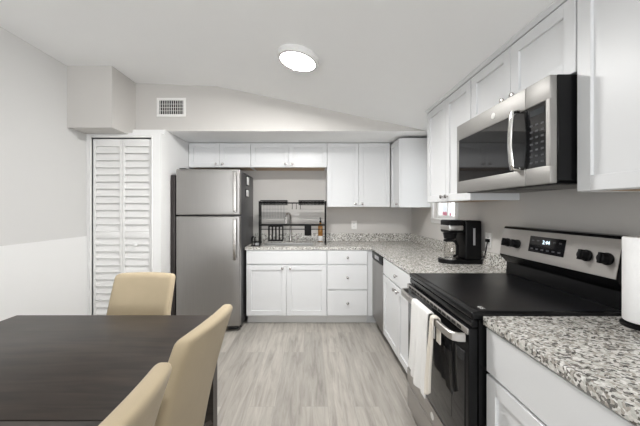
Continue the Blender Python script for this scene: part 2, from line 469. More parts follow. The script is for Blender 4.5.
def cabinet(name, label, loc, rz, w, d, z0, z1, doors=(), drawers=(), panels=(), kick=None, under=False, frame_top=None, group=None, back_top=None):
    """local frame: front face at y=0 looking -y, x from 0 to w, body behind to y=d.
    doors: (x0, x1, z0, z1, knob_x, knob_z); drawers: (x0, x1, z0, z1, n_knobs); panels: fixed slab fronts"""
    t = thing(name, label, 'cabinet', loc, rz, 'white wall cabinets' if name == 'upper_cabinet' else 'white base cabinets')
    bm = BM(); k = .018
    bt = back_top or z1
    for xa in (0, w-k):
        poly_prism(bm, [(.0, z0), (d, z0), (d, bt), (.0, z1)], 'x', xa, xa+k)
    box(bm, k, w-k, 0, d, z0+.012, z0+.03); box(bm, k, w-k, d-.012, d, z0+.012, bt-.002)
    # face frame
    s = .035
    box(bm, k, s, 0, .018, z0, z1); box(bm, w-s, w-k, 0, .018, z0, z1)
    box(bm, s, w-s, 0, .018, z1-s, z1); box(bm, s, w-s, 0, .018, z0, z0+s)
    for dd in (drawers[:-1] if len(drawers) > 1 else ()): box(bm, s, w-s, 0, .018, dd[3]-.01, dd[3]+.02)
    if doors and (drawers or panels):
        zt = max(q[3] for q in doors); box(bm, s, w-s, 0, .018, zt-.015, zt+.02)
    xs_ = sorted(q[0] for q in doors)
    for xx in xs_[1:]: box(bm, xx-.02, xx+.018, .002, .018, min(q[2] for q in doors), max(q[3] for q in doors))
    if z1 < 1: box(bm, k, w-k, .02, .10, z1-.02, z1)
    obj('body', bm, WHITE, t)
    if under:
        bm = BM(); box(bm, k, w-k, .02, d, z0+.002, z0+.012); obj('underside', bm, TAN, t, label='unpainted maple underside')
    for (a, b, c0, c1, kx, kz) in doors:
        o = obj('door', shaker(b-a, c0, c1, a), WHITE, t)
        if kx is not None: knob(o, kx, -.0205, kz)
    for (a, b, c0, c1, n) in drawers:
        bm = BM(); box(bm, a, b, -.02, 0, c0, c1, .002, 1); o = obj('drawer', bm, WHITE, t)
        for i in range(n): knob(o, a+(b-a)*(i+.5)/n, -.0205, (c0+c1)/2)
    for (a, b, c0, c1) in panels:
        bm = BM(); box(bm, a, b, -.02, 0, c0, c1, .002, 1); obj('false_front', bm, WHITE, t)
    if kick:
        bm = BM(); box(bm, 0, w, .07, .085, 0, z0); obj('toe_kick', bm, kick, t)
        bm2 = BM(); box(bm2, 0, w, .62 if d > .62 else d-.02, d, 0, z0); obj('rear_foot', bm2, kick, t)
    return t

YF = 3.455      # face plane of the back base run
XF = 0.75       # face plane of the right base run
# back base run
w = .941
cabinet('sink_base_cabinet', 'white sink base cabinet with two shaker doors beside the fridge', (-.745, YF, 0), 0, w, .60, .105, .877,
        doors=((.004, w/2-.0015, .115, .702, w/2-.045, .668), (w/2+.0015, w-.004, .115, .702, w/2+.045, .668)),
        panels=((.004, w-.004, .714, .870),), kick=KICKW)
w = .476
cabinet('drawer_base_cabinet', 'white base cabinet of three drawers between sink cabinet and dishwasher', (.198, YF, 0), 0, w, .60, .105, .877,
        drawers=((.004, w-.004, .116, .408, 1), (.004, w-.004, .420, .702, 1), (.004, w-.004, .714, .870, 1)), kick=KICKW)
bm = BM(); box(bm, .676, .749, YF-.002, YF+.02, .105, .877); box(bm, .676, .82, YF+.07, YF+.085, 0, .105)
tag(obj('filler_panel', bm, WHITE), 'narrow white filler strip in the corner between drawers and dishwasher', 'filler panel')

# right base run, fronts look -x: local x runs towards the camera
R = -PI/2
w = .955
cabinet('base_cabinet', 'white base cabinet with drawer and two doors between dishwasher and range', (XF, 2.945, 0), R, w, .62, .105, .877,
        doors=((.004, w/2-.0015, .115, .702, w/2-.045, .668), (w/2+.0015, w-.004, .115, .702, w/2+.045, .668)),
        drawers=((.004, w-.004, .714, .870, 1),), kick=KICK)
w = 1.0
cabinet('base_cabinet', 'white base cabinet nearest the camera, under the speckled counter', (.738, 1.205, 0), R, w, .62, .105, .877,
        doors=((.004, w/2-.0015, .115, .682, w/2-.045, .645), (w/2+.0015, w-.004, .115, .682, w/2+.045, .645)),
        drawers=((.004, w-.004, .694, .870, 1),), kick=KICK)

# back uppers
YU = 3.76
def upper2(label, x0, x1, z0, z1, y=YU, kz=.032):
    w = x1-x0
    return cabinet('upper_cabinet', label, (x0, y, 0), 0, w, YB-y-.002, z0, z1,
        doors=((.003, w/2-.0015, z0+.002, z1-.004, w/2-.042, z0+.04), (w/2+.0015, w-.003, z0+.002, z1-.004, w/2+.042, z0+.04)), under=True)
upper2('short white wall cabinet directly above the fridge', -1.541, -.753, 1.885, 2.196)
upper2('short white wall cabinet above the sink and dish rack', -.751, .2155, 1.885, 2.196)
upper2('tall white wall cabinet on the back wall right of the dish rack', .2175, 1.016, 1.382, 2.196)
# corner cabinet on the right wall
w = 3.752-3.39
cabinet('upper_cabinet', 'white corner wall cabinet with blank side panel, beyond the small window', (1.045, 3.752, 0), R, w, XR-1.045-.002, 1.375, 2.172,
        doors=((.003, w-.003, 1.377, 2.168, w-.05, 1.415),), under=True, back_top=2.172)
# right uppers
XU = 1.092
DU = XR-XU-.002
yA0, yA1 = 2.70, 1.968
w = yA0-yA1
ZT, ZTB = 2.226, 2.160
cabinet('upper_cabinet', 'tall white two-door wall cabinet above the coffee maker', (XU, yA0, 0), R, w, DU, 1.412, ZT,
        doors=((.003, w/2-.0015, 1.414, 2.222, w/2-.04, 1.452), (w/2+.0015, w-.003, 1.414, 2.222, w/2+.04, 1.452)), under=True, back_top=ZTB)
yB1 = 1.19
w = yA1-.002-yB1
cabinet('upper_cabinet', 'short white wall cabinet directly above the microwave', (XU, yA1-.002, 0), R, w, DU, 1.905, ZT,
        doors=((.003, w/2-.0015, 1.907, 2.222, w/2-.04, 1.945), (w/2+.0015, w-.003, 1.907, 2.222, w/2+.04, 1.945)), under=True, back_top=ZTB)
w = .80
cabinet('upper_cabinet', 'white wall cabinet nearest the camera, right of the microwave', (XU, yB1-.002, 0), R, w, DU, 1.42, ZT,
        doors=((.003, w/2-.0015, 1.422, 2.222, w/2-.04, 1.46), (w/2+.0015, w-.003, 1.422, 2.222, w/2+.04, 1.46)), under=True, back_top=ZTB)
bm = BM()
poly_prism(bm, [(XU+.012, 2.2275), (XU-.022, 2.2275), (XU-.026, 2.232), (XU-.034, 2.238), (XU-.040, zc(XU-.040)-.006), (XU-.042, zc(XU-.042)-.001), (XU+.012, zc(XU+.012)-.001)], 'y', .388, 2.70)
struct('trim_4', bm, WHITE)      # crown between the right-hand cabinets and the ceiling

# ------------------------------------------------------------------ countertops
XE = .724
BSX, BSY = XR-.02, YB-.02
ct = thing('countertop', 'speckled grey granite L-shaped worktop with sink, running under the dish rack', 'countertop', (0, 0, 0), 0, 'granite worktops')
bm = BM(); z0, z1 = .880, .915
SX0, SX1, SY0, SY1 = -.60, .06, 3.56, 3.93
y0 = YF-.026
box(bm, -.757, SX0, y0, YB-.001, z0, z1); box(bm, SX0, SX1, y0, SY0, z0, z1); box(bm, SX0, SX1, SY1, YB-.001, z0, z1); box(bm, SX1, XR-.001, y0, YB-.001, z0, z1)
box(bm, XE, XR-.001, 1.982, y0, z0, z1)
obj('slab', bm, GRAN, ct)
bm = BM(); box(bm, -.757, XR-.021, BSY, YB-.001, z1, 1.02, .002, 1); box(bm, BSX, XR-.001, 1.982, YB-.001, z1, 1.02, .002, 1); obj('backsplash', bm, GRAN, ct)
sk = thing('sink', 'stainless sink basin let into the granite below the tap', 'sink', (0, 0, 0))
bm = BM(); g = .002
box(bm, SX0+g, SX0+.012, SY0+g, SY1-g, .70, .905); box(bm, SX1-.012, SX1-g, SY0+g, SY1-g, .70, .905)
box(bm, SX0+.012, SX1-.012, SY0+g, SY0+.012, .70, .905); box(bm, SX0+.012, SX1-.012, SY1-.012, SY1-g, .70, .905)
box(bm, SX0+.012, SX1-.012, SY0+.012, SY1-.012, .70, .712); obj('basin', bm, STEEL, sk)
bm = BM(); lathe(bm, [(.045, 0), (.045, .004), (.03, .005)], Matrix.Translation(((SX0+SX1)/2, 3.75, .712))); obj('drain', bm, CHROME, sk)

ct = thing('countertop', 'speckled granite worktop nearest the camera, with the paper towel', 'countertop', (0, 0, 0), 0, 'granite worktops')
bm = BM(); box(bm, .706, XR-.001, .30, 1.205, z0, z1, .003, 2); obj('slab', bm, GRAN, ct)
bm = BM(); box(bm, BSX, XR-.001, .30, 1.205, z1+.0005, 1.02, .002, 1); obj('backsplash', bm, GRAN, ct)

# ------------------------------------------------------------------ dishwasher
dw = thing('dishwasher', 'stainless dishwasher in the corner right of the drawers', 'dishwasher', (XF, 3.435, 0), R)
w = .486
bm = BM(); box(bm, .002, w-.002, .0, .58, .10, .874); obj('body', bm, DARKG, dw)
bm = BM(); box(bm, .003, w-.003, -.024, -.001, .115, .785, .003); obj('door', bm, STEELV, dw)
bm = BM(); box(bm, .003, w-.003, -.026, -.001, .79, .872, .003); cp = obj('control_panel', bm, BLACKP, dw)
bm = BM(); box(bm, .15, .33, -.030, -.0265, .81, .85, .001); obj('pocket_handle', bm, GREYP, cp)
bm = BM(); box(bm, .003, w-.003, .05, .065, .0, .098); obj('toe_kick', bm, KICK, dw)

# ------------------------------------------------------------------ range
RY0, RY1 = 1.215, 1.972
rg = thing('range', 'stainless and black electric range with towels on its oven door', 'range', (0, 0, 0))
bm = BM(); box(bm, .695, 1.37, RY0, RY1, .03, .895); 
for yy in (RY0+.03, RY1-.06):
    for xx in (.75, 1.30): box(bm, xx, xx+.03, yy, yy+.03, 0, .03)
obj('body', bm, BLACKM, rg)
bm = BM(); box(bm, .665, 1.372, RY0-.004, RY1+.004, .896, .926, .009, 4); top = obj('cooktop', bm, BLACKM, rg)
bm = BM(); box(bm, .70, 1.30, RY0+.016, RY1-.016, .9262, .9275); gt = obj('glass_surface', bm, COOKTOP, top)
text('brand_mark', 'GE', .028, PLATE, top, Matrix.Translation((.735, RY0+.055, .9277)) @ Matrix.Rotation(-PI/2, 4, 'Z'))
# front trim strip with vent slots
bm = BM(); box(bm, .668, .694, RY0+.002, RY1-.002, .862, .894, .004); obj('front_trim', bm, BLACKM, rg)
dr = BM(); box(dr, .655, .694, RY0+.002, RY1-.002, .205, .858, .005, 3); door = obj('oven_door', dr, BLACKM, rg)
bm = BM(); box(bm, .648, .656, RY0+.002, RY1-.002, .832, .857, .003); st = obj('door_top_band', bm, STEELY, door)
bm = BM()
for k in range(14):
    a = RY0+.05+k*.048; box(bm, .6465, .6485, a, a+.036, .838, .851)
obj('vent_slots', bm, KICK, door)
bm = BM(); box(bm, .648, .656, RY0+.002, RY1-.002, .207, .30, .003); bd = obj('door_bottom_band', bm, STEELY, door)
bm = BM(); lathe(bm, [(.019, 0), (.019, .002), (.016, .003)], align((.648, (RY0+RY1)/2-.03, .255), (-1, 0, 0))); obj('emblem', bm, PLATE, door)
bm = BM(); box(bm, .651, .656, RY0+.03, RY1-.03, .305, .75, .002); obj('door_glass', bm, BLACKG, door)
bm = BM()
box(bm, .6495, .6515, RY0+.14, RY1-.14, .40, .69, .0008); obj('oven_window', bm, mat('oven_window', (.03, .028, .026), .08), door)
# handle: flat steel bar on two standoffs
bm = BM(); hz0, hz1 = .795, .832
n = 14
prof = []
path = [(.649, RY0+.022), (.625, RY0+.024), (.606, RY0+.036), (.599, RY0+.06)]+[(.597, RY0+.1+(RY1-RY0-.2)*i/4) for i in range(5)]+[(.599, RY1-.06), (.606, RY1-.036), (.625, RY1-.024), (.649, RY1-.022)]
t = bmesh.new(); rows = []
for i, (x, y) in enumerate(path):
    p0 = Vector(path[max(0, i-1)]); p1 = Vector(path[min(len(path)-1, i+1)]); d_ = (p1-p0).normalized(); nn = Vector((d_.y, -d_.x))*.008
    rows.append([t.verts.new((x-nn.x, y-nn.y, hz0+.004)), t.verts.new((x-nn.x, y-nn.y, hz1-.004)), t.verts.new((x-nn.x*.4, y-nn.y*.4, hz1)), t.verts.new((x+nn.x, y+nn.y, hz1-.002)), t.verts.new((x+nn.x, y+nn.y, hz0+.002)), t.verts.new((x-nn.x*.4, y-nn.y*.4, hz0))])
for a, b in zip(rows, rows[1:]):
    for k in range(6): t.faces.new((a[k], a[(k+1) % 6], b[(k+1) % 6], b[k]))
t.faces.new(rows[0]); t.faces.new(rows[-1][::-1]); bmesh.ops.recalc_face_normals(t, faces=t.faces[:]); merge(bm, t)
obj('door_handle', bm, STEELY, door)
bm = BM(); box(bm, .650, .694, RY0+.002, RY1-.002, .045, .197, .005, 3); obj('drawer', bm, STEELY, rg)
# backguard
bm = BM(); poly_prism(bm, [(1.31, .926), (1.315, 1.0), (1.272, 1.045), (1.268, 1.06), (1.298, 1.228), (1.305, 1.238), (1.372, 1.238), (1.372, .926)], 'y', RY0, RY1); bgd = obj('backguard', bm, BLACKM, rg)
# steel control panel lying on the tilted face
A = Vector((1.267, 0, 1.058)); B = Vector((1.297, 0, 1.226)); up = (B-A).normalized(); nrm = Vector((-up.z, 0, up.x))
def panelM(y, s):       # frame on the panel: x along -y (rightwards), y up the panel, z out of it
    o_ = A+up*s+Vector((0, y, 0))
    M = Matrix.Identity(4)
    for i_, v in enumerate((Vector((0, -1, 0)), up, nrm)):
        for j in range(3): M[j][i_] = v[j]
    M.translation = o_
    return M
L = (B-A).length
bm = BM(); box(bm, -.374, .374, -L/2+.001, L/2-.001, 0.0005, .004, .0015, 1, panelM((RY0+RY1)/2, L/2)); cp = obj('control_panel', bm, STEELY, rg)
bm = BM(); box(bm, -.12, .12, -.045, .045, .004, .006, .0015, 1, panelM(1.60, L*.56)); obj('display', bm, BLACKG, cp)
text('clock_digits', '2:44', .030, DISP, cp, panelM(1.60, L*.56+.016) @ Matrix.Translation((0, 0, .0062)))
for k in range(6):
    for r_ in (-.026, .022):
        if r_ > 0 and k in (2, 3): continue
        bm = BM(); box(bm, -.103+k*.037, -.085+k*.037, r_-.004, r_+.004, .006, .0064, 0, 1, panelM(1.60, L*.56)); obj('touch_key', bm, BUTTON, cp)
for yk in (1.90, 1.815, 1.36, 1.265):
    bm = BM(); M = panelM(yk, L*.47)
    lathe(bm, [(.027, .004), (.027, .012), (.022, .016), (.0195, .034), (.018, .038), (.006, .039)], M, 24)
    box(bm, -.0065, .0065, -.024, .024, .012, .046, .003, 2, M)
    obj('burner_knob', bm, BLACKP, cp)

# towels over the oven handle
def towel(name, label, y0, y1, front, back, m, seed, xoff=0.0):
    random.seed(seed); ph = [random.random()*6 for _ in range(3)]
    bx, hz, hx = .597-xoff, .832+xoff, .013+xoff
    prof = []
    nb = 10
    for i in range(nb): prof.append((bx+hx+.002, hz-back+back*i/nb, 0.4))
    for i in range(7):
        a = PI*i/6; prof.append((bx+hx*math.cos(a), hz+.002+.006*math.sin(a), .1))
    for i in range(1, 31):
        f = i/30; prof.append((bx-hx-.002-.010*f, hz-front*f, f))
    t = bmesh.new(); g = []
    NY = 22
    for j in range(NY+1):
        u = j/NY; row = []
        for (x, z, f) in prof:
            gather = 1+.10*f*f
            y = (y0+y1)/2+(u-.5)*(y1-y0)*gather
            wv = (.15+f)*.017*(math.sin(u*9+ph[0])+.6*math.sin(u*17+ph[1]+f))
            sag = -f*front*.04*math.sin(u*3+ph[2])*(1 if x < bx else 0)
            row.append(t.verts.new((x-abs(wv)*1.0 if x < bx else x, y+.006*f*math.sin(6*f+ph[0]), z+sag)))
        g.append(row)
    for j in range(NY):
        for i in range(len(prof)-1): t.faces.new((g[j][i], g[j+1][i], g[j+1][i+1], g[j][i+1]))
    bmesh.ops.recalc_face_normals(t, faces=t.faces[:])
    o = obj(name, t, m, None, 60)
    s = o.modifiers.new('s', 'SOLIDIFY'); s.thickness = .007; s.offset = 0
    ss = o.modifiers.new('ss', 'SUBSURF'); ss.levels = 1; ss.render_levels = 1
    return tag(o, label, 'towel', 'towels on the oven handle')
towel('dish_towel', 'white dish towel hanging over the oven door handle, the longer one', 1.45, 1.685, .40, .12, TOWELW, 3)
towel('dish_towel', 'shaded fold of the white dish towel, shade put into its cream colour', 1.385, 1.425, .36, .12, TOWEL_SHADE, 5)

# ------------------------------------------------------------------ microwave
mw = thing('microwave', 'stainless over-the-range microwave hung under the short wall cabinet', 'microwave', (0, 0, 0))
MX = .975; MZ0, MZ1 = 1.455, 1.900; MY0, MY1 = 1.197, 1.960; MD = 1.335
bm = BM(); box(bm, MX+.03, XR-.004, MY0, MY1, MZ0+.012, MZ1, .003, 1); obj('body', bm, BLACKM, mw)
def framed(y0, y1, gy0, gy1, gz0, gz1):
    bm = BM(); x0, x1 = MX, MX+.029
    box(bm, x0, x1, y0, y1, MZ0+.002, gz0, .003, 2); box(bm, x0, x1, y0, y1, gz1, MZ1-.001, .003, 2)
    if gy0 > y0: box(bm, x0, x1, y0, gy0, gz0-.004, gz1+.004, .002, 1)
    if gy1 < y1: box(bm, x0, x1, gy1, y1, gz0-.004, gz1+.004, .002, 1)
    return bm
gz0, gz1 = MZ0+.076, MZ1-.098
door = obj('door', framed(MD+.0015, MY1, MD+.0015, MY1-.022, gz0, gz1), STEELM, mw)
bm = BM(); box(bm, MX+.004, MX+.026, MD+.0015, MY1-.022, gz0, gz1, .001, 1); obj('window', bm, BLACKG, door)
bm = BM()
hp = []
for i in range(13):
    f = i/12; hp.append((MX-.030-.010*math.sin(PI*f), MD+.045, MZ0+.085+f*.265))
tube(bm, [(MX+.005, MD+.045, MZ0+.08)]+hp+[(MX+.005, MD+.045, MZ0+.355)], .009, 10, flat=1.5); obj('handle', bm, CHROME, door)
bm = BM(); lathe(bm, [(.016, 0), (.016, .0015), (.013, .0025)], align((MX, 1.57, MZ1-.052), (-1, 0, 0))); obj('emblem', bm, PLATE, door)
pan = obj('control_panel', framed(MY0+.001, MD-.0015, MY0+.024, MD-.0015, gz0, gz1), STEELM, mw)
bm = BM(); box(bm, MX+.004, MX+.026, MY0+.024, MD-.0015, gz0, gz1, .001, 1); kp = obj('keypad', bm, BLACKG, pan)
bm = BM()
for r_ in range(7):
    for k in range(3):
        a = MY0+.034+k*.031; z = gz0+.02+r_*.027
        box(bm, MX+.0028, MX+.0042, a+.003, a+.019, z, z+.008)
obj('keys', bm, BUTTON, pan)
bm = BM(); box(bm, MX+.0028, MX+.0042, MY0+.036, MY0+.115, gz1-.045, gz1-.018); obj('display', bm, mat('dark_display', (.02, .025, .03), .1), pan)
bm = BM(); box(bm, MX+.05, XR-.05, MY0+.03, MY1-.03, MZ0+.002, MZ0+.0115, .002, 1); un = obj('underside', bm, BLACKP, mw)
bm = BM()
for k in range(2):
    a = MY0+.08+k*.34
    for q in range(10): box(bm, MX+.10+q*.026, MX+.112+q*.026, a, a+.26, MZ0-.001, MZ0+.002)
obj('grease_filter', bm, STEELM, un)

# ------------------------------------------------------------------ fridge
FX0, FX1, FYF = -1.475, -.77, 3.24
fr = thing('refrigerator', 'stainless top-freezer refrigerator between closet wall and sink cabinet', 'refrigerator', (0, 0, 0))
ZF = 1.795
bm = BM(); box(bm, FX0+.004, FX1-.004, FYF+.075, 4.02, .03, ZF-.012, .006); 
for xx in (FX0+.05, FX1-.10):
    for yy in (FYF+.10, 3.95): box(bm, xx, xx+.05, yy, yy+.05, 0, .03)
obj('body', bm, DARKG, fr)
ZS = 1.283
def fdoor(z0, z1):
    bm = BM()
    rbox(bm, (FX1-FX0)/2, .035, (z1-z0)/2, .012, 8, lambda c: (c.x, c.y-(.012*(1-(c.x/((FX1-FX0)/2))**2) if c.y < 0 else 0), c.z))
    bm.transform(Matrix.Translation(((FX0+FX1)/2, FYF+.037, (z0+z1)/2)))
    return bm
fz = obj('freezer_door', fdoor(ZS+.006, ZF), STEELV, fr)
fd = obj('fresh_food_door', fdoor(.065, ZS-.006), STEELV, fr)
def fhandle(z0, z1, par):
    bm = BM(); x = FX1-.045; y = FYF-.055
    for z in (z0+.03, z1-.03): box(bm, x-.010, x+.010, y, FYF+.006, z-.014, z+.014, .003)
    rb = BM(); rbox(rb, .019, .010, (z1-z0)/2, .008, 4); rb.transform(Matrix.Translation((x, y, (z0+z1)/2))); merge(bm, rb)
    obj('handle', bm, NICKEL, par)
fhandle(1.32, 1.765, fz); fhandle(.80, 1.25, fd)
bm = BM(); box(bm, FX0+.03, FX1-.03, FYF+.055, FYF+.074, .02, .062); obj('grille', bm, KICK, fr)
bm = BM(); box(bm, FX0+.03, FX0+.10, FYF+.02, FYF+.09, ZF+.0005, ZF+.014, .004); obj('hinge_cover', bm, DARKG, fr)
for (yy, z0, z1, lab) in ((3.64, 1.64, 1.765, 'white notepad held to the fridge side, upper one'), (3.62, 1.50, 1.60, 'white magnetic clip on the fridge side below the notepad')):
    t = thing('magnetic_notepad' if z1 > 1.7 else 'magnetic_clip', lab, 'notepad' if z1 > 1.7 else 'clip', (FX1-.003, yy, z0))
    h = z1-z0
    bm = BM(); box(bm, 0, .006, -.075, .075, 0, h, .001); obj('backing', bm, BLACKP, t)
    bm = BM(); box(bm, .006, .010, -.06, .06, h*.1, h*.86, .001); obj('sheet', bm, PAPER, t)
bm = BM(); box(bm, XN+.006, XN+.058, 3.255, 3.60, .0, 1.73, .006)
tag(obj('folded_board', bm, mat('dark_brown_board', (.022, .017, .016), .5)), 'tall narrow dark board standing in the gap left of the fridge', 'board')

# ------------------------------------------------------------------ ceiling lamp, vent, outlets
sl = math.atan(.2135)
lx, ly = -.082, 2.19
Ml = Matrix.Translation((lx, ly, zc(lx)-.0005)) @ Matrix.Rotation(sl, 4, 'Y') @ Matrix.Rotation(PI, 4, 'X')
lt = thing('ceiling_light', 'round flush lit ceiling light on the sloping white ceiling', 'light')
lt.matrix_world = Ml
bm = BM(); lathe(bm, [(.002, -.004), (.150, -.004), (.156, .004), (.156, .034), (.150, .043), (.134, .047), (.1295, .045), (.1295, .030), (.002, .030)], None, 48); obj('rim', bm, TRIM, lt)
bm = BM(); lathe(bm, [(.1285, .0345), (.1285, .0425), (.06, .0435), (.01, .044)], None, 48); obj('diffuser', bm, DIFF, lt)

vt = thing('air_vent', 'white grille air vent high on the gable wall', 'vent', (-1.499, YG, 2.454))
bm = BM(); a, b, f = .157, .102, .028
box(bm, -a, a, -.010, -.001, b-f, b, .002); box(bm, -a, a, -.010, -.001, -b, -b+f, .002); box(bm, -a, -a+f, -.010, -.001, -b+f, b-f, .002); box(bm, a-f, a, -.010, -.001, -b+f, b-f, .002)
obj('frame', bm, PLATE, vt)
bm = BM(); box(bm, -a+f, a-f, -.002, -.001, -b+f, b-f); obj('backing', bm, KICK, vt)
bm = BM()
for k in range(11):
    x = -a+f+.012+k*(2*a-2*f-.024)/10
    M = Matrix.Translation((x, -.006, 0)) @ Matrix.Rotation(math.radians(-15), 4, 'Z'); box(bm, -.001, .001, -.004, .004, -b+f, b-f, 0, 1, M)
for k in range(3): box(bm, -a+f, a-f, -.004, -.0025, -.036+k*.036-.002, -.036+k*.036+.002)
obj('louvres', bm, PLATE, vt)

def outlet(label, loc, rz):
    t = thing('wall_outlet', label, 'outlet', loc, rz, 'white wall outlets')
    bm = BM(); box(bm, -.037, .037, -.006, -.0005, -.058, .058, .002); obj('plate', bm, PLATE, t)
    for z in (-.02, .02):
        bm = BM(); lathe(bm, [(.0165, 0), (.0165, .0012)], align((0, -.006, z), (0, -1, 0))); s = obj('socket', bm, TRIM, t)
        bm = BM(); box(bm, -.008, -.006, -.0078, -.007, z-.005, z+.006); box(bm, .006, .008, -.0078, -.007, z-.005, z+.006); obj('slots', bm, KICK, s)
outlet('white outlet on the back wall under the tall wall cabinet', (.61, YB, 1.136), 0)
outlet('white outlet on the right wall behind the coffee maker', (XR, 2.31, 1.11), R)

# ------------------------------------------------------------------ tap, dish rack, soap
fa = thing('kitchen_faucet', 'chrome gooseneck tap with side lever behind the sink', 'faucet', (-.26, 3.985, .916))
bm = BM(); lathe(bm, [(.028, 0), (.028, .006), (.02, .012), (.018, .09), (.014, .10)]); obj('base', bm, NICKEL, fa)
bm = BM(); pts = [(0, 0, .09), (0, 0, .30)]+[(0, -.075+.075*math.cos(a), .30+.085*math.sin(a)) for a in [PI*k/10 for k in range(1, 11)]]+[(0, -.152, .27)]
pts = [(p[1]*.35, p[1], p[2]) for p in pts]
tube(bm, pts, .0145, 10); sp = obj('spout', bm, NICKEL, fa)
bm = BM(); lathe(bm, [(.014, 0), (.017, .02), (.018, .036), (.013, .04)], align((-.0525, -.15, .285), (0, -.05, -1))); obj('spray_head', bm, NICKEL, fa)
bm = BM(); tube(bm, [(.018, 0, .06), (.04, 0, .065), (.085, -.01, .10)], .007, 8); obj('lever', bm, NICKEL, fa)

RX0, RX1, RYF, RYK = -.632, .195, 3.535, 3.945     # feet stand on the counter either side of the sink
RZ = .916
rk = thing('dish_rack', 'black wire over-the-sink dish drying rack', 'dish rack', (0, 0, 0))
RT = 1.455
RF, RB = 3.68, 3.795
for x in (RX0, RX1):
    bm = BM(); s = .008
    for y in (RF, RB): box(bm, x-s, x+s, y-s, y+s, RZ, RT, .002, 1)
    box(bm, x-s, x+s, RF-.05, RB+.05, RZ+.0005, RZ+.014, .002, 1)
    box(bm, x-s, x+s, RF, RB, 1.15, 1.166); box(bm, x-s, x+s, RF, RB, RT-.016, RT)
    obj('side_frame', bm, BLACKW, rk)
bm = BM()
for y in (RF, RB):
    box(bm, RX0+.008, RX1-.008, y-.005, y+.005, RT-.03, RT-.016)
    box(bm, RX0+.008, RX1-.008, y-.006, y+.006, 1.146, 1.164)
    cyl(bm, (RX0, y, 1.10), (RX1, y, 1.10), .003, 6)
obj('cross_bars', bm, BLACKW, rk)
def tray(x0, x1, z, depth):
    bm = BM(); y0, y1 = RF-.03, RB+.03
    tube(bm, [(x0, y0, z+depth), (x1, y0, z+depth), (x1, y1, z+depth), (x0, y1, z+depth)], .0065, 6, True)
    for q in (0, .33, .66):
        tube(bm, [(x0, y0, z+depth*q), (x1, y0, z+depth*q), (x1, y1, z+depth*q), (x0, y1, z+depth*q)], .004, 6, True)
    n = int((x1-x0)/.017)
    for i in range(n+1):
        x = x0+(x1-x0)*i/n; tube(bm, [(x, y0, z+depth), (x, y0, z), (x, y1, z), (x, y1, z+depth)], .0026, 5)
    return bm
obj('plate_tray', tray(RX0+.02, RX0+.345, RT-.045, .05), BLACKW, rk)
obj('bowl_tray', tray(RX1-.335, RX1-.02, RT-.045, .05), BLACKW, rk)
bm = BM()     # plate dividers hanging under the left tray
for k in range(8):
    x = RX0+.05+k*.036; tube(bm, [(x, RF, RT-.05), (x, RF+.01, RT-.22), (x, RB, RT-.22), (x, RB, RT-.05)], .0016, 5)
for z in (RT-.10, RT-.22):
    tube(bm, [(RX0+.02, RB, z), (RX0+.345, RB, z)], .002, 5); tube(bm, [(RX1-.335, RB, z), (RX1-.02, RB, z)], .002, 5)
obj('plate_dividers', bm, mat('grey_wire', (.25, .25, .25), .4), rk)
# hanging cutlery basket, cup hooks
cb = [(-.50, .155)]
bm = BM(); x0, x1 = -.505, -.335; y0, y1 = RF-.085, RF-.01; zt, zb = 1.15, .965
for i in range(5):
    x = x0+(x1-x0)*i/4
    for yy in (y0, y1): box(bm, x-.0055, x+.0055, yy-.003, yy+.003, zb, zt)
    box(bm, x-.004, x+.004, y0, y1, zb, zb+.006)
for z in (zb, zt-.012):
    for yy in (y0, y1): box(bm, x0, x1, yy-.003, yy+.003, z, z+.012)
    for xx in (x0, x1): box(bm, xx-.003, xx+.003, y0, y1, z, z+.012)
obj('cutlery_basket', bm, BLACKW, rk)
bm = BM(); box(bm, -.042, .042, -.035, .035, 0, .14, .006); bm.transform(Matrix.Translation((-.025, RF-.05, 1.03)))
obj('sponge_caddy', bm, BLACKW, rk)
for k, x in enumerate((-.22, -.17, -.12)):
    bm = BM(); tube(bm, [(x, RF, RT-.018), (x, RF-.02, RT-.03), (x, RF-.02, RT-.085), (x, RF-.03, RT-.10), (x, RF-.045, RT-.085)], .0035, 6); obj('hook', bm, BLACKW, rk)

sb = thing('soap_bottle', 'amber soap pump bottle at the right end of the dish rack', 'bottle', (.140, 3.985, .916))
bm = BM(); lathe(bm, [(.028, 0), (.032, .006), (.032, .21), (.027, .235), (.012, .25), (.012, .2595)]); obj('bottle', bm, AMBER, sb)
bm = BM(); lathe(bm, [(.015, .26), (.015, .28), (.006, .282), (.006, .31), (.012, .311), (.012, .325)]); tube(bm, [(0, 0, .319), (0, -.03, .319), (0, -.038, .311)], .005, 8); obj('pump', bm, BLACKP, sb)
bm = BM(); lathe(bm, [(.0325, .01), (.0328, .012), (.0328, .075), (.0325, .077)], None, 24, cap=False); obj('paper_label', bm, PLATE, sb)

ht = thing('sponge_holder', 'small black wire sponge holder on the counter beside the fridge', 'sponge holder', (-.655, 3.50, .916))
bm = BM()
for y in (-.03, .03): tube(bm, [(-.03, y, .004), (-.03, y, .10), (-.022, y, .115), (.0, y, .10), (.0, y, .004)], .005, 6)
for z in (.005, .05): tube(bm, [(-.03, -.03, z), (.06, -.03, z), (.06, .03, z), (-.03, .03, z)], .0045, 6, True)
tube(bm, [(.06, -.03, .005), (.06, -.03, .05)], .0045, 6); tube(bm, [(.06, .03, .005), (.06, .03, .05)], .0045, 6); obj('holder', bm, BLACKW, ht)
bm = BM(); box(bm, .008, .052, -.024, .024, .010, .04, .006); obj('tray', bm, GREYP, ht)

# ------------------------------------------------------------------ coffee maker
cm = thing('coffee_maker', 'black and steel drip coffee maker on the granite by the small window', 'coffee maker', (1.212, 2.43, .9155), R)
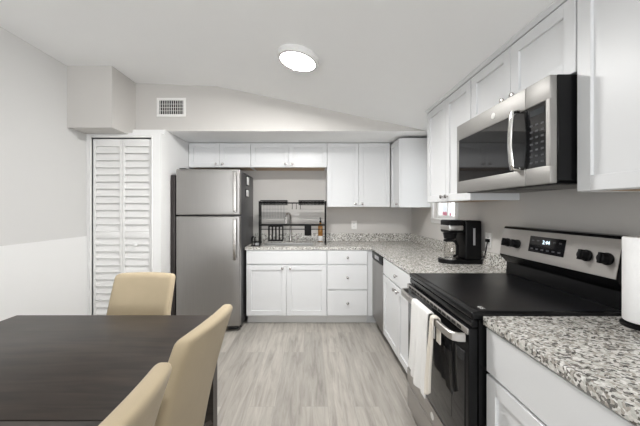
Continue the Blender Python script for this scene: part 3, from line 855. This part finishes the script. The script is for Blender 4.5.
# local frame: x towards the camera is -> (+x = towards camera), front at -y is the room side
bm = BM()
pts = [(.085*math.cos(a), -.065+.085*math.sin(a)) for a in [PI+PI*k/16 for k in range(17)]]
pts = [(x, y) for x, y in pts]+[(.085, .155), (-.085, .155)]
poly_prism(bm, pts, 'z', 0, .032); obj('base', bm, BLACKP, cm)
bm = BM(); lathe(bm, [(.066, .032), (.066, .037), (.06, .038)], Matrix.Translation((0, -.06, 0))); obj('warming_plate', bm, CHROME, cm)
bm = BM(); box(bm, -.085, .085, .025, .155, .032, .345, .012, 3); col = obj('water_tank', bm, BLACKP, cm)
bm = BM(); box(bm, .0852, .0875, .085, .102, .15, .285, .001); obj('water_gauge', bm, GREYP, col)
bm = BM(); box(bm, -.082, .082, -.105, .024, .245, .35, .014, 3); hd = obj('brew_head', bm, BLACKP, cm)
bm = BM(); box(bm, -.0835, .0835, -.1065, .015, .262, .312, .012, 3); obj('steel_band', bm, STEEL, hd)
bm = BM(); lathe(bm, [(.045, .195), (.055, .243)], Matrix.Translation((0, -.06, 0))); obj('filter_cone', bm, BLACKP, hd)
cf = BM(); lathe(cf, [(.048, .039), (.055, .045), (.057, .10), (.052, .145), (.043, .172), (.0415, .172), (.0505, .145), (.0555, .10), (.0535, .047), (.047, .042)], Matrix.Translation((0, -.05, 0)), 28); ca = obj('carafe', cf, CARAFE, cm)
bm = BM(); lathe(bm, [(.048, .172), (.050, .176), (.048, .188), (.02, .192)], Matrix.Translation((0, -.06, 0))); tube(bm, [(.04, -.06, .18), (.085, -.055, .178), (.105, -.05, .15), (.10, -.05, .08), (.068, -.058, .06)], .010, 8, flat=1.2); obj('carafe_handle', bm, BLACKP, ca)
bm = BM(); tube(bm, [(.05, .150, .05), (.11, .158, .06), (.135, .158, .12), (.132, .172, .19)], .0045, 8)
box(bm, .117, .147, .160, .1825, .18, .205, .004); obj('power_cord', bm, BLACKP, cm)

# ------------------------------------------------------------------ paper towel
pt = thing('paper_towel_roll', 'white paper towel roll standing on black base beside the range', 'paper towel', (1.235, 1.085, .9155))
bm = BM(); lathe(bm, [(.066, 0), (.068, .003), (.068, .010), (.05, .016)], None, 32); lathe(bm, [(.008, .016), (.008, .335), (.014, .34), (.014, .352), (.004, .358)]); obj('holder', bm, BLACKP, pt)
bm = BM(); lathe(bm, [(.020, .020), (.058, .020), (.061, .024), (.061, .328), (.058, .332), (.020, .332)], None, 40); obj('roll', bm, PAPER, pt)

# ------------------------------------------------------------------ dining table and chairs
TX0, TX1, TY0, TY1 = -1.667, -.522, 0.0, 1.678
tb = thing('dining_table', 'dark espresso wood rectangular dining table', 'table', (0, 0, 0))
bm = BM(); box(bm, TX0, TX1, .8415, TY1, .722, .75, .004, 2); obj('tabletop', bm, WOOD, tb)
bm = BM(); box(bm, TX0, TX1, TY0, .8385, .722, .75, .004, 2); obj('tabletop_leaf', bm, WOOD, tb)
bm = BM()
box(bm, TX0+.06, TX1-.06, TY0+.03, TY0+.05, .63, .721); box(bm, TX0+.06, TX1-.06, TY1-.05, TY1-.03, .63, .721)
box(bm, TX0+.03, TX0+.05, TY0+.06, TY1-.06, .63, .721); box(bm, TX1-.05, TX1-.03, TY0+.06, TY1-.06, .63, .721); obj('apron', bm, WOOD, tb)
for x in (TX0+.004, TX1-.074):
    for y in (TY0+.004, TY1-.074):
        bm = BM(); poly_prism(bm, [(x, y), (x+.07, y), (x+.07, y+.07), (x, y+.07)], 'z', 0, .721); obj('leg', bm, WOOD, tb)

def make_chair(label, loc, rz):
    t = thing('dining_chair', label, 'chair', loc, rz, 'upholstered chairs around the dining table')
    hw = .206
    bm = BM(); rbox(bm, hw-.008, .20, .06, .03, 6, lambda c: (c.x, c.y-.055, c.z+.41+(.012*(1-(c.x/hw)**2) if c.z > 0 else 0))); obj('seat', bm, FABRIC, t)
    H = .30
    def df(c):
        v = (c.z+H)/(2*H)                       # 0 bottom, 1 top
        z = .325+v*.595
        y = .135+.125*v+.055*v*v                # leaning back
        u = c.x/hw
        y -= .026*u*u*(.3+.7*v)                 # wings forward
        th = 1.15-.35*v
        x = c.x*(1.0-.02*v)
        z += .006*v*(1-u*u)-.004
        return (x, y+c.y*th-(.010*(1-u*u)*v if c.y < 0 else 0), z)
    bm = BM(); rbox(bm, hw, .036, H, .028, 10, df); obj('backrest', bm, FABRIC, t)
    for sx in (-1, 1):
        bm = BM(); x = sx*.19
        lathe(bm, [(.016, 0), (.026, .352)], Matrix.Translation((x, -.205, 0)) @ Matrix.Rotation(PI/4, 4, 'Z'), 4); obj('leg', bm, WOOD, t)
        bm = BM(); tube(bm, [(x, .265, 0), (x, .20, .30), (x, .195, .355)], .022, 4); obj('leg', bm, WOOD, t)
    return t
make_chair('cream upholstered dining chair at the far end of the table, facing the camera', (-1.116, 1.70, 0), math.radians(-2))
make_chair('cream upholstered chair on the right side of the table, the farther of two', (-.688, 1.207, 0), math.radians(-97))
make_chair('cream upholstered chair on the right side of the table, nearest the camera', (-.706, .655, 0), math.radians(-90))
